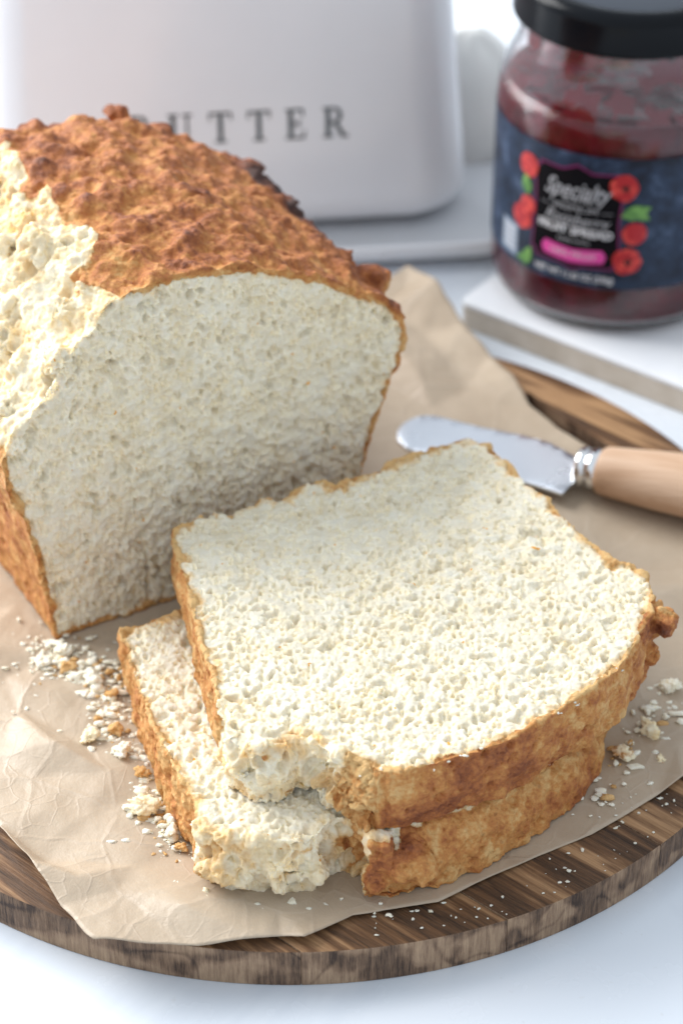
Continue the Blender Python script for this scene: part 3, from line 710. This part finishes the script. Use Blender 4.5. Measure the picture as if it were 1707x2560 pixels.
# ------------------------------------------------------------------ white slab under the jar
c0 = Vector((6.35, 19.15)); c1 = Vector((14.78, 12.78)); dv = (c1-c0).normalized(); nv = Vector((-dv.y, dv.x)) if (-dv.y) > 0 else Vector((dv.y, -dv.x))
if nv.y < 0: nv = -nv
slab = empty('serving_slab', (14, 20, -1.41), 'white topped slab with tan edge standing under the jam jar', 'slab')
def slab_poly(inset):
    A_ = c0+dv*inset+nv*inset; w = 24-inset*2; h = 16-inset*2; r = .5
    q = [A_, A_+dv*w, A_+dv*w+nv*h, A_+nv*h]; out = []
    for i in range(4):
        p = q[i]; a = (q[i-1]-p).normalized(); b = (q[(i+1) % 4]-p).normalized()
        for k_ in range(6):
            f = k_/5; s_ = p+a*r*(1-f)**2+b*r*f**2; out.append((s_.x, s_.y))
    return out
def ring3(poly, z): return [(x, y, z) for x, y in poly]
V, F = loft([ring3(slab_poly(.06), -1.41), ring3(slab_poly(0), -1.34), ring3(slab_poly(0), -.36), ring3(slab_poly(.04), -.34)]); sharp(link('slab_core', pydata('slab_core', V, F), m_edge, slab))
V, F = loft([ring3(slab_poly(.0), -.337), ring3(slab_poly(-.015), -.20), ring3(slab_poly(.05), -.13), ring3(slab_poly(.12), -.11)]); link('slab_top', pydata('slab_top', V, F), m_stone, slab)

# ------------------------------------------------------------------ jam jar
JX, JY, JZ = 12.7, 21.1, -.105
jar = empty('jam_jar', (JX, JY, JZ), 'glass jar of red raspberry spread with a glossy black lid on the white slab', 'jar')
outer = [(0.001, 0), (3.9, .0), (4.35, .06), (4.7, .28), (4.92, .7), (5.0, 1.25), (5.02, 2), (5.02, 7.9), (5.0, 8.7), (4.93, 9.35), (4.74, 9.95), (4.50, 10.45), (4.33, 10.95), (4.25, 11.6), (4.25, 13.2)]
innr = [(4.05, 13.2), (4.05, 11.6), (4.13, 10.9), (4.31, 10.38), (4.54, 9.87), (4.73, 9.3), (4.79, 8.7), (4.81, 7.9), (4.81, 2), (4.79, 1.2), (4.64, .7), (4.35, .4), (3.9, .26), (.001, .24)]
V, F = lathe([(r, z) for r, z in outer+innr], n=96, cap0=False, cap1=False)
link('glass', pydata('glass', V, F), m_glass, jar, world_coords=False)
jamp = [(.001, .25), (3.9, .265), (4.35, .405), (4.645, .705), (4.795, 1.205), (4.815, 2), (4.815, 7.9), (4.795, 8.7), (4.745, 9.2), (4.5, 9.35), (3.5, 9.05), (2, 9.2), (.001, 9.1)]
V, F = lathe(jamp, n=96, cap0=False, cap1=False); link('jam', pydata('jam', V, F), m_jam, jar, world_coords=False)
# smears of jam on the inside of the shoulder
rs = random.Random(2); V = []; F = []
def cyl_pt(th, r, z): a = R_(th); return (r*math.sin(a), -r*math.cos(a), z)
def shoulder_r(z): return float(np.interp(z, [8.7, 9.3, 9.87, 10.38, 10.9, 11.6], [4.79, 4.73, 4.54, 4.31, 4.13, 4.05]))-.03
for i in range(84):
    th = rs.uniform(-12, 130) if i < 66 else rs.uniform(-180, 180); z = rs.uniform(8.8, 11.2) if i % 3 else rs.uniform(10.8, 11.3); r0 = rs.uniform(.12, .8); o_ = len(V)
    nn = 12; V.append(cyl_pt(th, shoulder_r(z)-.05, z))
    for j in range(nn):
        a = 6.283*j/nn; q = r0*rs.uniform(.25, 1.5); zz_ = z+q*math.sin(a)*.8; V.append(cyl_pt(th+math.degrees(q*math.cos(a)/4.7), shoulder_r(zz_)-.02, zz_))
    F += [(o_, o_+1+j, o_+1+(j+1) % nn) for j in range(nn)]
link('jam_smear', pydata('jam_smear', V, F), m_smear, jar, world_coords=False)
lidp = [(4.40, 11.950), (4.54, 11.934), (4.60, 11.997), (4.60, 12.090), (4.56, 12.184), (4.55, 13.104), (4.52, 13.299), (4.40, 13.479), (4.18, 13.588), (3.98, 13.596), (3.90, 13.541), (3.86, 13.479)]
V, F = lathe([(4.3, 11.950)]+lidp+[(3.7, 13.479), (3.6, 13.416)], n=96, cap0=False, cap1=False); jl = link('jar_lid', pydata('jar_lid', V, F), m_lid, jar, world_coords=False)
V, F = lathe([(3.7, 13.480), (3.55, 13.518), (1.5, 13.533), (.001, 13.533)], n=96, cap0=False, cap1=False); link('lid_disc', pydata('lid_disc', V, F), m_lidtop, jl, world_coords=False)
LR = 5.045
def wrap(pts2, r): return [cyl_pt(math.degrees(x/5.05), r, z) for x, z in pts2]     # x is arc length
TH = [-120+240*k_/80 for k_ in range(81)]
V, F = loft([[cyl_pt(t, LR, z) for t in TH] for z in (2.3, 2.31, 8.04, 8.05)], closed=False, cap0=False, cap1=False)
label = link('label', pydata('label', V, F), m_slate, jar, world_coords=False)
def patch(name, outline, r, m, parent=label, cell=.35):
    n_ = len(outline); dn = [(a, b) for a, b, _ in densify(outline, cell)]
    xs = [p[0] for p in dn]; zs = [p[1] for p in dn]; extra = []
    x = min(xs)+cell
    while x < max(xs):
        z = min(zs)+cell
        while z < max(zs):
            if inside(x, z, dn): extra.append((x, z))
            z += cell
        x += cell
    vs, es, fs, *_ = delaunay_2d_cdt([Vector(p) for p in dn+extra], [(i, (i+1) % len(dn)) for i in range(len(dn))], [], 1, 1e-5)
    Vw = wrap([(v.x, v.y) for v in vs], r); me = pydata(name, Vw, fs)
    bm = bmesh.new(); bm.from_mesh(me)
    for f_ in bm.faces:
        c_ = f_.calc_center_median()
        if f_.normal.x*c_.x+f_.normal.y*c_.y < 0: f_.normal_flip()
    bm.to_mesh(me); bm.free()
    return link(name, me, m, parent, world_coords=False)
def s_(th): return R_(th)*5.05
X0, X1 = s_(-46), s_(-5); Z0, Z1 = 3.25, 7.3; XM = (X0+X1)/2; W = (X1-X0)/2
def panel(g_):
    W_ = W+g_; a = Z0-g_; b = Z1+g_
    return [(XM-W_+.25, a), (XM-.5, a), (XM, a-.18), (XM+.5, a), (XM+W_-.25, a), (XM+W_-.2, a+.2), (XM+W_, a+.3), (XM+W_-.1, (a+b)/2), (XM+W_, b-.3), (XM+W_-.2, b-.2), (XM+W_-.25, b), (XM+.6, b-.05), (XM, b+.22), (XM-.6, b-.05), (XM-W_+.25, b), (XM-W_+.2, b-.2), (XM-W_, b-.3), (XM-W_+.1, (a+b)/2), (XM-W_, a+.3), (XM-W_+.2, a+.2)]
patch('panel_border', panel(.09), LR+.010, m_mag); patch('panel', panel(0), LR+.018, m_black)
patch('banner', [(XM-1.25, 3.45), (XM, 3.3), (XM+1.25, 3.45), (XM+1.35, 3.75), (XM+1.2, 4.02), (XM, 3.9), (XM-1.2, 4.02), (XM-1.35, 3.75)], LR+.026, m_pink)
def disc(x, z, r, q=1, n_=18, seed=0): 
    rr2 = random.Random(seed); return [(x+r*math.cos(6.283*k_/n_)*rr2.uniform(.9, 1.05), z+r*q*math.sin(6.283*k_/n_)*rr2.uniform(.9, 1.05)) for k_ in range(n_)]
for i, (th, z, r) in enumerate([(-4.5, 6.85, .56), (1.5, 4.85, .50), (-1.0, 3.62, .58), (-50.5, 6.9, .5), (-53, 4.55, .55), (-50, 5.15, .42)]):
    patch('berry', disc(s_(th), z, r, 1.05, seed=i), LR+.03+.002*i, m_berry, cell=.25)
    patch('berry_core', disc(s_(th)+.05, z-.02, r*.28, 1, 10, i), LR+.05, mat('berry_hollow', (.10, .004, .006), .5), cell=.2) if i in (0, 2) else None
for i, (th, z, r, a) in enumerate([(1.5, 5.8, .62, 20), (-51.5, 6.05, .5, 100), (-49, 2.9, .5, 70), (-51, 2.75, .4, 200), (4, 5.65, .4, -30)]):
    ca_, sa_ = math.cos(R_(a)), math.sin(R_(a)); sh = [(-r, 0), (-r*.5, r*.42), (0, r*.5), (r*.5, r*.3), (r, 0), (r*.5, -r*.3), (0, -r*.5), (-r*.5, -r*.42)]
    patch('leaf', [(s_(th)+x*ca_-y*sa_, z+x*sa_+y*ca_) for x, y in sh], LR+.028+.001*i, m_leaf, cell=.25)
patch('nutrition_box', [(s_(-68), 2.6), (s_(-56), 2.55), (s_(-56), 3.95), (s_(-68), 4.0)], LR+.012, mat('box_print', (.25, .32, .42), .5))
for k_ in range(5): patch('box_line', [(s_(-66.5), 2.8+.23*k_), (s_(-57.5), 2.77+.23*k_), (s_(-57.5), 2.88+.23*k_), (s_(-66.5), 2.91+.23*k_)], LR+.018, m_white)
def text(body, xc, z, size, m, shear=0, width=None, r=LR+.034, bold=0, name='lettering'):
    cu = bpy.data.curves.new('t', 'FONT'); cu.body = body; cu.size = size; cu.align_x = 'CENTER'; cu.align_y = 'CENTER'; cu.shear = shear; cu.resolution_u = 3; cu.offset = bold
    o = bpy.data.objects.new('t', cu); COL.objects.link(o); bpy.context.view_layer.update()
    me = bpy.data.meshes.new_from_object(o.evaluated_get(bpy.context.evaluated_depsgraph_get())); bpy.data.objects.remove(o)
    P = np.array([v.co[:] for v in me.vertices]); w = P[:, 0].max()-P[:, 0].min(); sc = (width/w) if width else 1
    for v in me.vertices:
        x = v.co.x*sc+xc; v.co = cyl_pt(math.degrees(x/5.05), r, z+v.co.y)
    me.name = name; return link(name, me, m, label, world_coords=False, smooth=False)
text('Specialty', XM-.05, 6.45, 1.05, m_silver, shear=.45, width=2.75, bold=.012)
text('SELECTED', XM+.1, 6.02, .22, m_silver, width=1.3)
text('\u2014 PREMIUM \u2014', XM, 5.68, .34, m_silver, width=3.0)
text('Raspberry', XM, 5.20, .74, m_silver, shear=.45, width=2.7)
text('FRUIT SPREAD', XM, 4.70, .46, m_white, width=3.1, bold=.02)
text('MADE WITH', XM, 4.25, .24, m_silver, width=1.3)
text('100% FRUIT', XM, 3.66, .34, m_white, width=1.9)
text('NET WT 11.65 OZ (330g)', XM+.05, 2.72, .38, m_white, width=3.3, bold=.01)

# ------------------------------------------------------------------ butter knife
kn = empty('butter_knife', (10.4, 6.0, .1), 'butter spreader with wide steel blade and pale wooden handle on the parchment', 'knife')
bl = [(9.95, 7.05), (9.2, 7.95), (8.28, 8.55), (6.68, 9.30), (5.7, 9.85), (5.08, 10.2), (4.6, 10.28), (4.2, 10.12), (3.8, 9.75), (3.6, 9.25), (3.62, 8.7), (3.95, 8.2), (4.7, 7.6), (6.0, 6.9), (7.6, 6.0), (8.6, 5.35), (9.4, 4.75), (9.75, 5.25), (10.15, 5.55), (10.45, 6.3)]
dn = [(a, b) for a, b, _ in densify(bl, .3)]; extra = [(x*.4+3.6, y*.4+4.6) for x in range(18) for y in range(15)]
extra = [p for p in extra if inside(p[0], p[1], dn)]
vs, es, fs, *_ = delaunay_2d_cdt([Vector(p) for p in dn+extra], [(i, (i+1) % len(dn)) for i in range(len(dn))], [], 1, 1e-5)
def bz(x, y): s2 = max(0, (x-3.6)/6.8); return .16+.62*s2**1.6+.03*math.sin(s2*5)
V = [(v.x, v.y, bz(v.x, v.y)) for v in vs]; me = pydata('blade', V, fs)
bm = bmesh.new(); bm.from_mesh(me)
for f_ in bm.faces:
    if f_.normal.z < 0: f_.normal_flip()
bm.to_mesh(me); bm.free()
b = link('blade', me, m_steel, kn); md = b.modifiers.new('thick', 'SOLIDIFY'); md.thickness = .11*S; md.offset = -1
md = b.modifiers.new('bev', 'BEVEL'); md.width = .03*S; md.segments = 2; md.limit_method = 'ANGLE'
def along(name, m, p0, p1, prof_, sq=1.0, n_=40, parent=kn):
    p0 = Vector(p0); p1 = Vector(p1); ax = (p1-p0).normalized(); u = Vector((0, 0, 1)).cross(ax).normalized(); w = ax.cross(u)
    rings_ = []
    for s2, r in prof_: rings_.append([tuple(p0+ax*s2+u*(r*math.cos(6.283185*j/n_))+w*(r*sq*math.sin(6.283185*j/n_))) for j in range(n_)])
    V, F = loft(rings_); 
    o = bpy.data.objects.new(name, None) if False else None
    # local space along X so that the wood grain follows the handle
    return V, F, p0, ax
ax0 = (10.15, 5.98, .93); ax1 = (13.66, 4.44, 1.22)
V, F, p0, ax = along('ferrule', m_ferrule, ax0, ax1, [(-.12, .55), (-.1, .70), (.0, .78), (.15, .80), (.22, .78), (.27, .72), (.33, .72), (.38, .79), (.5, .82), (.66, .80), (.72, .74), (.9, .74)], .9)
link('ferrule', pydata('ferrule', V, F), m_ferrule, kn)
V, F, p0, ax = along('handle', m_handle, ax0, ax1, [(.74, .5), (.74, .86), (.82, .96), (.95, 1.0), (1.5, 1.07), (3, 1.22), (5, 1.34), (7, 1.32), (9, 1.18), (10.5, 1.0), (11.3, .7), (11.5, .3)], .82)
hd = link('handle', pydata('handle', V, F), m_handle, kn)
# turn the handle's own axes so local X runs along it
rot = Vector((1, 0, 0)).rotation_difference(ax); hd.data.transform(Matrix.Rotation(0, 4, 'X')); 
M_ = rot.to_matrix().to_4x4(); hd.data.transform(M_.inverted()); hd.rotation_euler = rot.to_euler()
